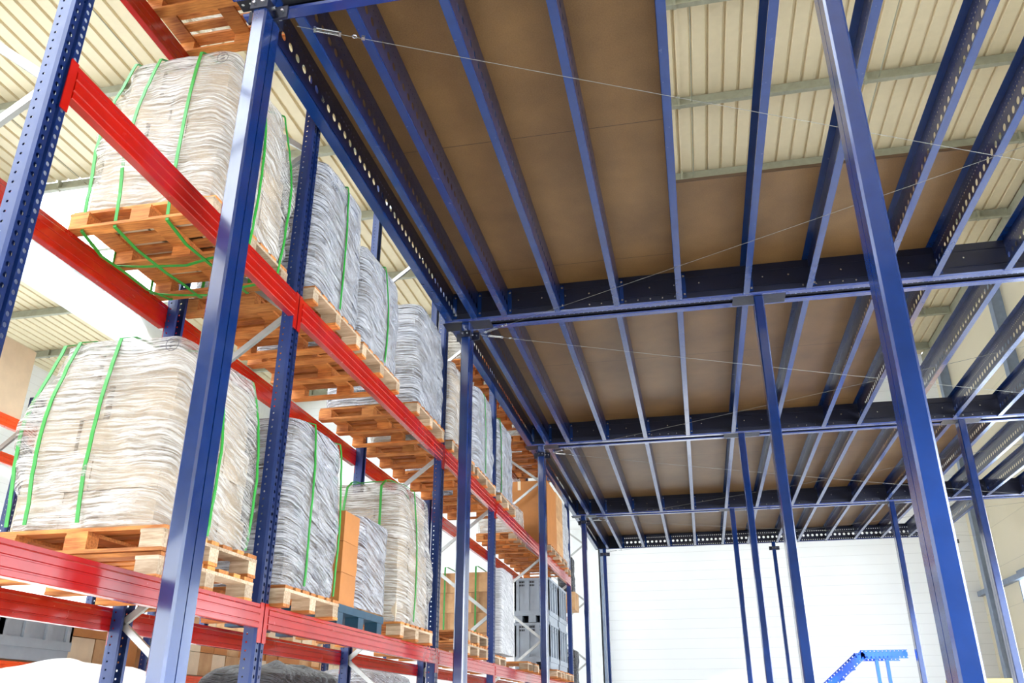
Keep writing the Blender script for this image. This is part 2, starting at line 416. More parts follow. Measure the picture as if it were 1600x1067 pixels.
# ------------------------------------------------------------ mezzanine
ZB, ZT = 6.1, 6.48
BY = [3.80, 9.15, 14.48, 20.37, 25.07]
PX = [-2.5, 1.02, 4.55, 8.05]
JX = [-2.66, -2.345, -1.962, -1.31, -.59, .144, .909, 1.607, 2.394, 2.957, 3.70, 4.45, 5.14, 5.85, 6.55, 7.25, 7.95]
BN = ['nearest', 'second', 'third', 'fourth', 'far end']
XE = [-2.76, 8.2]
_BM = {}
def bolt_mesh(r_):
    if r_ not in _BM:
        o = MB().tube([(0, -.009, 0), (0, .004, 0)], r_, 6).build('bolt_head', m_bolt); _BM[r_] = o.data; bpy.data.objects.remove(o)
    return _BM[r_]
def spliceplate(t, x, y, n=6):
    P(MB().box(x - .30, x + .30, y - .055, y + .185, ZB - .005, ZB - .0005).build('splice_plate', m_beam, None), t)
for i, y in enumerate(BY[:4]):
    t = thing('main_beam', '%s double navy main beam across the mezzanine, seen from the camera' % BN[i], 'steel beam', (PX[0], y, ZB), 'main beams of the mezzanine')
    yy = y + .31
    # two folded channels, open to each other, dark webs outside
    for nm, a, s in (('near_channel', y, 1), ('far_channel', yy, -1)):
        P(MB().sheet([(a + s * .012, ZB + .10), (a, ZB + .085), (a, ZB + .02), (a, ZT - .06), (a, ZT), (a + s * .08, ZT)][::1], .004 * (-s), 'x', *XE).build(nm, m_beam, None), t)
        P(MB().sheet([(a, ZB + .02), (a + s * .008, ZB), (a + s * .085, ZB), (a + s * .095, ZB + .012)], .004 * (-s), 'x', *XE).build('bottom_flange', m_bflange, None, None), t)
        for zz in (ZB + .1, ZB + .29):
            P(MB().box(XE[0], XE[1], a - .006 if s > 0 else a, a + .0 if s > 0 else a + .006, zz, zz + .012).build('web_rib', m_beam, None), t)
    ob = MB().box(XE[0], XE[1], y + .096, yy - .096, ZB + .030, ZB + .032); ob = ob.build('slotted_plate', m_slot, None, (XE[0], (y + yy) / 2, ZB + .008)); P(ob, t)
    P(MB().box(XE[0], XE[1], y + .1, yy - .1, ZB + .034, ZB + .036).build('pale_backing_strip', m_white, None), t)  # white strip added behind the holes so they read as bright dots
    for pi, x in enumerate(PX):
        if i or pi > 1: spliceplate(t, x, y + .09)
    # bolt heads on the near web where joists land
    pos = [(x + .03, ZB + dz, .014) for x in JX for dz in (.07, .31)]
    for x in [XE[0] + .5 + .145 * k for k in range(56)]:
        if (x * 7.3) % 1 < .45: pos.append((x, ZB + .05, .010))
        if (x * 3.1) % 1 < .35: pos.append((x, ZB + .2, .010))
    for (x, z, r_) in pos[:98]:
        b_ = bpy.data.objects.new('bolt_head', bolt_mesh(r_)); COL.objects.link(b_); b_.location = (x, y - .008, z); P(b_, t)
# far end header with big round holes
t = thing('end_header', 'perforated navy header closing the far end of the mezzanine', 'steel beam', (XE[0], BY[4], ZB))
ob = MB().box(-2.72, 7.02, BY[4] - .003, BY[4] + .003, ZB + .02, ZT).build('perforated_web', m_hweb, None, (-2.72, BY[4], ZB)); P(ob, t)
P(MB().sheet([(BY[4] - .08, ZB + .015), (BY[4] - .08, ZB), (BY[4], ZB), (BY[4], ZB + .02)], .004, 'x', -2.72, 7.02).build('bottom_flange', m_bflange, None), t)
P(MB().box(-2.72, 7.02, BY[4] - .08, BY[4], ZT - .004, ZT).build('top_flange', m_beam, None), t)
P(MB().box(-2.72, -2.05, BY[4] - .012, BY[4] - .004, ZB + .02, ZT - .005).build('end_plate', m_beam, None), t)

# joists
for k in range(4):
    y0 = BY[k] + .312; y1 = BY[k + 1] - .004
    for j, x in enumerate(JX):
        if k == 3 and x > 7.1: continue
        lab = '%s joist from the rack side, %s mezzanine bay' % (ORD[j], ['nearest', 'second', 'third', 'farthest'][k])
        t = thing('floor_joist', 'blue perforated steel ' + lab, 'joist', (x, y0, ZB), 'mezzanine joists')
        if j == 0:
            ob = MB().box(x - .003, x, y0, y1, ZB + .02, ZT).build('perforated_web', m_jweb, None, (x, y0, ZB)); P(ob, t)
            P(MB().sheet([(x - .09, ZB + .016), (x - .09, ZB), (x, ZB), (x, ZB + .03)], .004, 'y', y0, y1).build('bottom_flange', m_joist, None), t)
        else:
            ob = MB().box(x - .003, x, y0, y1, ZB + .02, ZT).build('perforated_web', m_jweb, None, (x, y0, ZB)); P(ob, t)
            P(MB().sheet([(x - .07, ZB + .018), (x - .07, ZB), (x - .002, ZB), (x, ZB + .004), (x, ZB + .025)], .004, 'y', y0, y1).build('bottom_flange', m_joist, None), t)
        P(MB().box(x - .07, x, y0, y1, ZT - .004, ZT).build('top_flange', m_joist, None), t)
        P(MB().box(x + .001, x + .05, y0, y0 + .006, ZB + .03, ZT - .03).build('end_cleat', m_joist, None), t); P(MB().box(x + .001, x + .05, y1 - .006, y1, ZB + .03, ZT - .03).build('end_cleat', m_joist, None), t)
# decks
DK = [('nearest bay, beside the rack', -2.76, .145, BY[0], BY[1] + .15), ('nearest bay, right of the open strip', .145, 2.96, 7.27, BY[1] + .15),
      ('second bay', -2.76, 2.96, BY[1] + .15, BY[2] + .15), ('third bay', -2.76, 5.15, BY[2] + .15, BY[3] + .15), ('farthest bay', -2.72, 5.15, BY[3] + .15, BY[4])]
for n, x0, x1, y0, y1 in DK:
    o = MB().box(x0, x1, y0, y1, ZT + .001, ZT + .034).build('deck_board', m_deck, None, (x0, y0, ZT))
    tag(o, 'brown chipboard decking on the joists of the ' + n, 'deck board', 'deck boards')

# columns
def column(x, y, label, zt=ZT - .02, w=.11, d=.21, clamp=True):
    t = thing('mezzanine_column', label, 'column', (x, y, 0), 'mezzanine columns')
    h = w / 2
    pr_ = MB()
    # two channels face to face: a seam runs down the two side faces
    for s in (-1, 1):
        ya = y + s * d / 2; g = y + s * .004
        pr_.sheet([(x - h, g), (x - h, ya - s * .012), (x - h + .012, ya), (x + h - .012, ya), (x + h, ya - s * .012), (x + h, g)], .004 * (1 if s > 0 else -1) * -1, 'z', .02, zt)
    P(pr_.build('shaft', m_post, None), t)
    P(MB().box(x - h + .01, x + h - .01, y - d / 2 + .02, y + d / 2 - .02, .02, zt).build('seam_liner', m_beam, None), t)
    P(MB().box(x - .14, x + .14, y - .17, y + .17, 0, .02).build('base_plate', m_post, None), t)
    if clamp:
        c = P(MB().box(x - h - .012, x + h + .012, y - d / 2 - .012, y + d / 2 + .012, ZB - .20, ZB - .12).box(x + h, x + h + .1, y - .01, y + .01, ZB - .21, ZB - .11).box(x - h - .08, x - h, y - .01, y + .01, ZB - .21, ZB - .11).build('clamp_collar', m_beam, None), t)
        b_ = MB()
        for s in (-1, 1):
            b_.tube([(x + s * .03, y - d / 2 - .03, ZB - .16), (x + s * .03, y - d / 2 - .01, ZB - .16)], .012, 6)
            b_.tube([(x + h + .012, y + s * .05, ZB - .16), (x + h + .034, y + s * .05, ZB - .16)], .012, 6)
        b_.tube([(x + h + .07, y - .03, ZB - .16), (x + h + .07, y + .03, ZB - .16)], .01, 6)
        bo = b_.build('clamp_bolts', m_bolt, None); bo.parent = c; bo.location = -Vector(t.location) - Vector(c.location)
    return t
rown = ['nearest row', 'second row', 'third row', 'fourth row']
coln = ['beside the rack', 'in the middle line', 'in the right-hand line', 'by the windows']
for k in range(4):
    for c in range(4):
        if k == 0 and c > 1: continue
        wd = .11 if k == 0 else .115
        lab = 'blue boxed steel column of the %s, %s' % (rown[k], coln[c])
        if k == 0 and c == 0: lab = 'large glossy blue steel column at left, in front of the pallet racks'
        if k == 0 and c == 1: lab = 'large blue steel column at right, the nearest and tallest one there'
        column(PX[c] - (.01 if k else 0), (BY[k] + .105) if k == 0 else BY[k] + .155, lab, w=.1 if k == 0 else .11, d=.205, clamp=(c == 0))
column(-2.48, BY[4] - .11, 'slim bright blue column under the far left corner of the mezzanine', w=.10, d=.10, zt=ZB)
column(2.25, BY[4] - .11, 'slim bright blue column under the far end header, right of the middle line', w=.10, d=.10, zt=ZB)
column(6.9, BY[4] - .11, 'slim blue column under the far right corner of the mezzanine', w=.10, d=.10, zt=ZB)
# bracket on top of the nearest left column
t = thing('beam_bracket', 'bolted blue bracket joining the nearest left column to its beam', 'bracket', (-2.56, 3.8, 6.1))
P(MB().box(-2.70, -2.555, 3.78, 3.79, 6.12, 6.42).build('plate', m_post, None), t)
b_ = MB()
for dx, dz in ((-.04, .05), (-.1, .05), (-.04, .2), (-.1, .2)):
    b_.tube([(-2.56 + dx, 3.755, 6.15 + dz), (-2.56 + dx, 3.78, 6.15 + dz)], .013, 6)
P(b_.build('bolts', m_bolt, None), t)

# wind-brace cables under the joists
def cable(a, b, label, near):
    a = Vector(a); b = Vector(b); d = (b - a); d.normalize()
    t = thing('brace_cable', label, 'cable', a, 'steel wire braces under the mezzanine')
    L_ = (b - a).length; pts = []
    for i in range(25):
        u = i / 24; pts.append(a + (b - a) * u - Vector((0, 0, .03 * 4 * u * (1 - u))))
    P(MB().tube(pts, .0022 if near else .0026, 6).build('wire', m_wire, None), t)
    up = Vector((0, 0, 1)); q = d.cross(up).normalized()
    m2 = MB(); p0 = a + d * .12; p1 = a + d * .30
    m2.tube([p0 + q * .016, p1 + q * .016], .005, 6); m2.tube([p0 - q * .016, p1 - q * .016], .005, 6)
    m2.bar(p0 - d * .006, p0 + d * .012, .045, .016); m2.bar(p1 - d * .012, p1 + d * .006, .045, .016)
    P(m2.build('turnbuckle', m_bolt, None), t)
    m3 = MB(); c = a + d * .40
    m3.tube([c + (q * math.cos(i / 12 * 2 * math.pi) + d * math.sin(i / 12 * 2 * math.pi)) * .015 for i in range(13)], .004, 6)
    m3.bar(a + d * .46 - q * .01, a + d * .46 + q * .02, .025, .02)
    P(m3.build('wire_clip', m_bolt, None), t)
ZC = ZB - .06
for k in range(4):
    ya = BY[k] + .3; yb = (BY[k + 1] if k < 3 else BY[4] - .2) + .1
    nm = ['nearest', 'second', 'third', 'farthest'][k]
    cable((-2.40, ya + .03, ZC), (7.9, yb - .02, ZC), 'thin steel brace wire, %s bay, from its near left column' % nm, k == 0)
    cable((-2.40, yb + .14 if k < 3 else yb - .1, ZC - .04), (7.9, ya, ZC), 'thin steel brace wire, %s bay, from its far left column' % nm, k == 0)

# ------------------------------------------------------------ pallet racks
RY = [2.741, 5.375, 9.396, 12.169, 16.448, 20.049]  # rack and load coordinates scaled up about the camera, clear of the mezzanine
XF_, XRr = -2.80, -3.89
NODE_F = [1.44, 2.94, 4.44, 5.94, 7.44]; NODE_R = [.69, 2.19, 3.69, 5.19, 6.69, 8.19]
def upright(t, x, y, zt, s, nm):
    """C post: web faces s (+1 = +X)"""
    yc = y
    g = MB()
    g.sheet([(x, yc - .055), (x, yc - .016), (x - s * .016, yc - .01), (x - s * .016, yc + .01), (x, yc + .016), (x, yc + .055)], .003, 'z', .0, zt)
    w = P(g.build(nm, m_up_web, None, (x, yc, 0)), t)
    f = MB()
    for q in (-1, 1):
        f.sheet([(x, yc + q * .055), (x - s * .02, yc + q * .06), (x - s * .09, yc + q * .06), (x - s * .09, yc + q * .035)], .003, 'z', 0, zt)
    fl = f.build('side_flanges', m_up_side, None, (x - s * .05, yc, 0)); fl.parent = w; fl.location = Vector((-s * .05, 0, 0))
    bp = MB().box(-.07 - s * .05, .07 - s * .05, -.08, .08, 0, .012).build('foot_plate', m_up_side, w)
    return w
def frame(y, zt, label, xf=XF_, xr=XRr, grp='upright frames of the pallet rack'):
    t = thing('upright_frame', label, 'rack frame', (xf, y, 0), grp)
    upright(t, xf, y, zt, 1, 'front_upright'); upright(t, xr, y, zt, -1, 'rear_upright')
    fx = xf - .06; rx = xr + .06
    nf = [z for z in NODE_F if z < zt]; nr = [z for z in NODE_R if z < zt]
    for zf in nf:
        for zr in nr:
            if abs(abs(zf - zr) - .75) < .05:
                m_ = MB(); a = (fx, y, zf); b = (rx, y, zr)
                m_.bar(a, b, .028, .045, (0, 0, 1))
                P(m_.build('diagonal_brace', m_galv, None), t)
    return t
FN = ['rack frame left of the nearest loads, cut by the left edge', 'rack frame between the nearest loads and the silver ones',
      'rack frame just left of the second blue column', 'rack frame right of the second blue column', 'rack frame partly hidden by the third blue column', 'last rack frame, beside the fourth blue column']
for i, y in enumerate(RY):
    frame(y, [8.8, 7.0, 8.8, 8.8, 8.8, 8.8][i], 'blue perforated ' + FN[i])
frame(23.3, 8.4, 'blue rack frame standing alone past the rack end')
BAYN = ['rack bay with the two big wrapped loads', 'rack bay of the three silver loads', 'rack bay right of the second blue column', 'rack bay before the third blue column', 'farthest rack bay']
def rbeam(x, y0, y1, z0, z1, s, label, mat=None, grooves=True, grp='red pallet rack beams'):
    """box beam, visible face toward s"""
    t = thing('rack_beam', label, 'rack beam', (x, y0, z0), grp)
    h = z1 - z0; a = y0 + .062; b = y1 - .062; m = mat or m_red
    xo = x + s * .012; xi = x - s * .04
    prof = [(xi, z0), (xo - s * .004, z0), (xo, z0 + .004), (xo, z0 + h * .18), (xo - s * .006, z0 + h * .2), (xo - s * .006, z0 + h * .24), (xo, z0 + h * .26),
            (xo, z0 + h * .52), (xo - s * .006, z0 + h * .54), (xo - s * .006, z0 + h * .58), (xo, z0 + h * .6), (xo, z0 + h * .8), (xo - s * .008, z0 + h * .86), (xo - s * .008, z1), (xi, z1), (xi, z0)]
    g = MB(); n = len(prof) - 1
    for u in (a, b):
        for p in prof[:-1]: g.v.append((p[0], u, p[1]))
    for i in range(n): g.f.append((i, (i + 1) % n, n + (i + 1) % n, n + i))
    g.f.append(tuple(range(n))); g.f.append(tuple(range(n, 2 * n)))
    P(g.build('beam_section', m, None), t)
    for yy in (a - .012, b + .004):
        c = P(MB().box(min(x + s * .001, x + s * .007), max(x + s * .001, x + s * .007), (yy if yy > a else yy - .042), (yy + .05 if yy > a else yy + .008), z0 - .09, z1 + .01).build('end_connector', m, None), t)
    return t
LV = [(2.14, 2.29), (4.385, 4.58), (6.63, 6.835)]
LN = ['lower', 'middle', 'top']
for li, (z0, z1) in enumerate(LV):
    for bi in range(len(RY) - 1):
        y0, y1 = RY[bi], RY[bi + 1]
        if li == 2 and bi in (1, 2): continue
        rbeam(XF_ if li < 2 else XF_ - .0, y0, y1, z0, z1, 1, 'red front beam, %s level, %s' % (LN[li], BAYN[bi]), m_red)
        rbeam(XRr, y0, y1, z0, z1, 1, 'red rear beam, %s level, %s' % (LN[li], BAYN[bi]), m_red)

# ------------------------------------------------------------ pallets
def make_pallet(lx, ly):
    """origin base centre; bottom boards and deck boards run along X"""
    t = thing('wooden_pallet', 'x', 'pallet', (0, 0, 0))
    hx, hy = lx / 2, ly / 2
    def J(v=.004): return random.uniform(-v, v)
    for q in (-1, 0, 1):
        yb = q * (hy - .05)
        MB().box(-hx, hx, yb - .05 + J(), yb + .05 + J(), 0, .02).build('bottom_board', m_wood, t)
        for p in (-1, 0, 1):
            xb = p * (hx - .07)
            MB().box(xb - .07 + J(), xb + .07 + J(), yb - .05, yb + .05, .02, .1).build('block', m_wood if p != 1 else m_woodend, t)
    for p in (-1, 0, 1):
        xb = p * (hx - .07)
        MB().box(xb - .07 + J(), xb + .07 + J(), -hy, hy, .1, .12).build('stringer_board', m_wood if p != 1 else m_woodend, t)
    n = 7; wdt = ly / n
    for i in range(n):
        yc = -hy + wdt * (i + .5)
        wd = .115 if i % 2 == 0 else .085
        MB().box(-hx + J(), hx + J(), max(-hy, yc - wd / 2), min(hy, yc + wd / 2), .12, .142).build('deck_slat', m_wood, t)
    return t
PAL = {}
def pallet(lx, ly, x, y, z, label, rot=0., grp='wooden pallets on the rack'):
    key = (round(lx, 2), round(ly, 2))
    if key not in PAL:
        t = make_pallet(*key); PAL[key] = (t, childmap(t)); first = True
    else: first = False
    src, cm = PAL[key]
    t = src if first else copy_tree(src, cm)
    t.location = (x, y, z); t.rotation_euler = (0, 0, rot)
    tag(t, label, 'pallet', grp)
    return t

# ------------------------------------------------------------ wrapped loads
def load(name, label, x0, x1, y0, y1, z0, z1, film=None, seed=0, bulge=.05, layers=5, nx=3, ny=3, straps_y=(), straps_x=(), taper=.1, lean=(0, 0), cart=None, dome=.05, rough=.02, cartons=True, cat='wrapped pallet load', grp='film wrapped pallet loads', into=None, under_pallet=False):
    """straps_y: loops in the YZ plane at these fractions of the width; straps_x: loops in the XZ plane"""
    cx, cy = (x0 + x1) / 2, (y0 + y1) / 2; hx, hy, H = (x1 - x0) / 2, (y1 - y0) / 2, z1 - z0
    t = thing(name, label, cat, (cx, cy, z0), grp) if into is None else into
    rnd = random.Random(seed)
    cart = cart or m_cartonw
    if cartons:
        dz = H * .95 / layers; fx = hx * .9; fy = hy * .9
        for k in range(layers):
            a, b = (nx, ny) if k % 2 == 0 else (max(2, nx - 1), ny)
            shr = 1 - taper * 1.05 * ((k + 1) / layers) ** 3
            for i in range(a):
                for j in range(b):
                    if 0 < i < a - 1 and 0 < j < b - 1: continue
                    sx, sy = 2 * fx / a, 2 * fy / b
                    px = (-fx + sx * (i + .5)) * shr + rnd.uniform(-.012, .012) + lean[0] * (k / layers); py = (-fy + sy * (j + .5)) * shr + rnd.uniform(-.012, .012) + lean[1] * (k / layers)
                    w2, d2 = sx / 2 * shr * rnd.uniform(.94, .995), sy / 2 * shr * rnd.uniform(.94, .995)
                    g = MB(); n = 4
                    # slightly barrelled carton
                    bb = .012
                    for zi, (zz, e) in enumerate(((0, 0), (.25, bb), (.75, bb), (1, 0))):
                        for (u, v, eu, ev) in ((-1, -1, 0, 0), (0, -1, 0, 1), (1, -1, 0, 0), (1, 0, 1, 0), (1, 1, 0, 0), (0, 1, 0, 1), (-1, 1, 0, 0), (-1, 0, 1, 0)):
                            g.v.append((u * (w2 + e * eu), v * (d2 + e * ev), zz * dz * .985))
                    for zi in range(3):
                        for c in range(8):
                            a0 = zi * 8 + c; a1 = zi * 8 + (c + 1) % 8; g.f.append((a0, a1, a1 + 8, a0 + 8))
                    g.f.append(tuple(range(8))); g.f.append(tuple(range(24, 32)))
                    ob = g.build('carton', cart, t, None, recalc=True)
                    ob.location = (px, py, dz * k); ob.rotation_euler = (0, 0, rnd.uniform(-.02, .02))
    # film shell
    def shell(th, u, nz=1.):
        """point of the film at perimeter angle th, height u (0..1)"""
        sh = 1 + bulge * math.sin(math.pi * min(1, u * 1.05)) - taper * u ** 3
        ex = 8.0
        c, s = math.cos(th), math.sin(th)
        r = (abs(c) ** ex + abs(s) ** ex) ** (-1 / ex)
        px, py = c * r * hx * sh, s * r * hy * sh
        q = Vector((px * 3 + seed * 7.1, py * 3, u * H * 3))
        n1 = noise.noise(q) * rough * 1.6 + noise.noise(q * 3.1) * rough * .8
        lay = -.006 * max(0, math.cos(u * layers * 2 * math.pi)) ** 6
        k = 1 + (n1 + lay) * nz / max(hx, hy)
        return Vector((px * k + lean[0] * u, py * k + lean[1] * u, u * H))
    NP, NH = 96, 40
    g = MB()
    # angles spaced evenly on the box outline
    TH = []
    per = 4 * (hx + hy)
    for i in range(NP):
        s_ = per * i / NP
        if s_ < 2 * hy: p = (hx, -hy + s_)
        elif s_ < 2 * hy + 2 * hx: p = (hx - (s_ - 2 * hy), hy)
        elif s_ < 4 * hy + 2 * hx: p = (-hx, hy - (s_ - 2 * hy - 2 * hx))
        else: p = (-hx + (s_ - 4 * hy - 2 * hx), -hy)
        TH.append(math.atan2(p[1] / hy, p[0] / hx))
    for k in range(NH + 1):
        for th in TH: g.v.append(tuple(shell(th, k / NH)))
    for k in range(NH):
        for i in range(NP):
            a = k * NP + i; b = k * NP + (i + 1) % NP; g.f.append((a, b, b + NP, a + NP))
    RN = 8
    base = len(g.v)
    for r in range(1, RN + 1):
        f_ = 1 - r / (RN + .5)
        for th in TH:
            p = shell(th, 1)
            q = Vector((p.x * f_ * 4 + seed, p.y * f_ * 4, 5))
            g.v.append((lean[0] + (p.x - lean[0]) * f_, lean[1] + (p.y - lean[1]) * f_, H + dome * (1 - f_ * f_) ** .6 + noise.noise(q) * rough * 1.5 * (1 - f_)))
    for r in range(RN):
        for i in range(NP):
            a = (NH * NP if r == 0 else base + (r - 1) * NP) + i; b = (NH * NP if r == 0 else base + (r - 1) * NP) + (i + 1) % NP
            c = base + r * NP + i; d = base + r * NP + (i + 1) % NP
            g.f.append((a, b, d, c))
    g.f.append(tuple(base + (RN - 1) * NP + i for i in range(NP)))
    if film:
        ob = g.build('stretch_film', film, t, None, smooth=True)
        if into is not None: ob.location = Vector((cx, cy, z0)) - Vector(into.location)
    # straps
    def strap(axis, fr):
        pts = []
        c0 = fr * (hx if axis == 'y' else hy)
        for k in range(0, 21):
            u = .02 + .98 * k / 20
            th = math.atan2(-1, c0 / hx) if axis == 'y' else math.atan2(c0 / hy, 1)
            pts.append(shell(th, u, .25))
        top = []
        for k in range(1, 8):
            th2 = math.atan2(1, c0 / hx) if axis == 'y' else math.atan2(c0 / hy, -1)
            a = pts[20]; b = shell(th2, 1); w_ = k / 8
            p = a.lerp(b, w_); p.z = H + dome * (1 - (2 * w_ - 1) ** 2) ** .6 + .01; top.append(p)
        back = []
        for k in range(20, -1, -1):
            u = .02 + .98 * k / 20
            th = math.atan2(1, c0 / hx) if axis == 'y' else math.atan2(c0 / hy, -1)
            back.append(shell(th, u, .25))
        low0, low1 = pts[0].copy(), back[-1].copy()
        if under_pallet:
            a0 = low0 + Vector((0, 0, -.17)); a1 = low1 + Vector((0, 0, -.17))
            under = [a1] + [a1.lerp(a0, w_) + Vector((rnd.uniform(-.05, .05), rnd.uniform(-.03, .03), -.05 * math.sin(math.pi * w_))) for w_ in (.25, .5, .75)] + [a0]
        else:
            under = []
        loop = pts + top + back + under
        ctr = Vector((0, 0, H / 2)); out = []
        wdir = Vector((1, 0, 0)) if axis == 'y' else Vector((0, 1, 0))
        m2 = MB(); n = len(loop)
        for i, p in enumerate(loop):
            d = (loop[min(i + 1, n - 1)] - loop[max(i - 1, 0)]).normalized(); nn = wdir.cross(d).normalized()
            if nn.dot(p - ctr) < 0: nn = -nn
            for (a_, b_) in ((-1, .012), (1, .012), (1, .018), (-1, .018)):
                m2.v.append(tuple(p + wdir * (.012 * a_) + nn * b_))
        for i in range(n if under_pallet else n - 1):
            for j in range(4):
                m2.f.append((i * 4 + j, i * 4 + (j + 1) % 4, ((i + 1) % n) * 4 + (j + 1) % 4, ((i + 1) % n) * 4 + j))
        m2.build('strap', m_green, t)
    for f_ in straps_y: strap('y', f_)
    for f_ in straps_x: strap('x', f_)
    return t
PT = .142
z2, z1_ = 4.58, 2.29
# middle level
def lp(name, label, plabel, x0, x1, y0, y1, z, h, **k):
    pallet(x1 - x0 - .0, y1 - y0, (x0 + x1) / 2, (y0 + y1) / 2, z + .002, plabel)
    return load(name, label, x0 + .01, x1 - .01, y0 + .01, y1 - .01, z + PT + .004, z + PT + h, **k)
lp('wrapped_load', 'film wrapped load of cartons on the middle level, left of the big blue column', 'orange pallet under the nearest load on the middle level', -3.891, -2.84, 4.149, 5.23, z2, 1.31, under_pallet=True, film=m_wrap, seed=1, bulge=.045, taper=.14, straps_y=(-.35, .4, -.85), straps_x=(.75, -.1), dome=.09, rough=.028, nx=3, ny=3)
lp('wrapped_load', 'silver film wrapped load on the middle level, just right of the second rack frame', 'pallet under the first silver load after the frame, middle level', -3.87, -2.73, 5.472, 6.471, z2, 1.236, film=m_wraps, seed=2, bulge=.01, taper=.03, straps_x=(.0,), dome=.03, rough=.012)
lp('wrapped_load', 'silver film wrapped load with brown carton corner, middle of three on the middle level', 'pallet under the load with the brown carton corner, middle level', -3.87, -2.752, 6.579, 7.611, z2, 1.053, film=m_wraps, seed=3, bulge=.02, taper=.08, straps_x=(.1,), dome=.04, rough=.02)
lp('wrapped_load', 'white and silver wrapped load left of the second blue column, middle level', 'pallet under the white and silver load left of the second blue column', -3.87, -2.752, 8.191, 9.266, z2, 1.204, film=m_wraps, seed=4, bulge=.01, taper=.04, dome=.03, rough=.014)
lp('wrapped_load', 'film wrapped load on the middle level, right behind the second blue column', 'pallet under the load behind the second blue column, middle level', -3.87, -2.752, 9.589, 10.729, z2, 1.075, film=m_wrap, seed=5, bulge=.02, taper=.06, dome=.03)
lp('wrapped_load', 'silver wrapped load, green strap, left of the third rack frame, middle level', 'pallet under the green strapped load right of the second column', -3.87, -2.752, 10.857, 11.997, z2, 1.204, film=m_wraps, seed=6, bulge=.01, taper=.05, straps_x=(-.2,), dome=.03, rough=.014)
lp('wrapped_load', 'silver wrapped load, green strap, right of the third rack frame, middle level', 'pallet under the silver load just left of the big plain box', -3.87, -2.752, 12.319, 13.438, z2, 1.204, film=m_wraps, seed=7, bulge=.01, taper=.05, straps_x=(-.85,), dome=.03, rough=.014)
# lower level
pallet(1.075, 1.075, -3.354, 4.698, z1_ + .002, 'lower of the two stacked pallets under the nearest load of the lower level')
pallet(1.075, 1.075, -3.343, 4.687, z1_ + .146, 'upper of the two stacked pallets under the nearest load of the lower level')
load('wrapped_load', 'big film wrapped load of cartons on the lower level, left of the big blue column', -3.891, -2.86, 4.149, 5.235, z1_ + .292, 3.75, film=m_wrap, seed=11, bulge=.05, taper=.12, straps_y=(-.6, .05, -.95), straps_x=(-.1, .8), dome=.08, rough=.03, layers=5)
lp('wrapped_load', 'silver wrapped load on the lower level, just right of the second rack frame', 'pallet under the silver load right of the second frame, lower level', -3.816, -2.72, 5.482, 6.418, z1_, 1.225, film=m_wraps, seed=12, bulge=.015, taper=.05, straps_x=(-.4, .85), dome=.04, rough=.018)
# load on the teal plastic pallet
t = thing('plastic_pallet', 'dark teal plastic pallet on the lower level under stacked brown cartons', 'pallet', (-3.28, 7.18, z1_))
P(MB().box(-3.82, -2.82, 6.665, 7.72, z1_ + .10, z1_ + .16).build('deck', m_teal, None), t)
for xx in (-3.75, -3.32, -2.89):
    for yy in (6.73, 7.19, 7.65):
        P(MB().box(xx - .06, xx + .06, yy - .06, yy + .06, z1_ + .002, z1_ + .10).build('block', m_teal, None), t)
t = thing('carton_stack', 'square orange-brown cartons under clear film on the teal plastic pallet', 'carton stack', (-3.28, 7.2, z1_ + .162))
for zi in range(3):
    for yi in range(2):
        for xi in range(2):
            x0 = -3.81 + xi * .49; y0 = 6.69 + yi * .51; z0 = z1_ + .164 + zi * .253
            P(MB().box(x0, x0 + .485, y0, y0 + .5, z0, z0 + .25).build('carton', m_cartond if yi == 0 else m_carton, None, (x0 + .24, y0 + .23, z0)), t)
load('film_sleeve', None, -3.816, -2.795, 6.987, 7.74, z1_ + .166, z1_ + .945, film=m_wraps, seed=13, bulge=.0, taper=.0, dome=.01, rough=.006, cartons=False, into=t)
lp('wrapped_load', 'tall tan and silver wrapped load on the lower level, right of the teal pallet', 'pallet under the tall tan load left of the second blue column, lower level', -3.762, -2.72, 7.912, 8.965, z1_, 1.311, film=m_wrap, seed=14, bulge=.02, taper=.1, straps_y=(-.3, .5), straps_x=(-.3,), dome=.12, rough=.024)
cs = lp('carton_stack', 'tan carton stack with green straps, lower level, right of the second blue column', 'pallet under the tan carton stack on the lower level', -3.816, -2.86, 12.362, 13.223, z1_, 1.204, film=None, seed=15, bulge=.0, taper=.0, straps_y=(-.55, .45), cart=m_carton, layers=4, dome=.01, rough=.0)
load('film_cover', None, -2.902, -2.73, 12.362, 13.244, z1_ + .15, z1_ + 1.33, film=m_wrapw, seed=16, bulge=.02, taper=.1, dome=.02, rough=.02, cartons=False, into=cs)
pallet(1.183, 1.021, -3.289, 10.857, z1_ + .002, 'empty pallet, lower of two, on the lower level behind the second blue column')
pallet(1.183, 1.021, -3.289, 10.857, z1_ + .148, 'empty pallet, upper of two, on the lower level behind the second blue column')
pallet(1.183, 1.021, -3.289, 14.62, z1_ + .002, 'dark empty pallet on the lower level left of the third blue column')
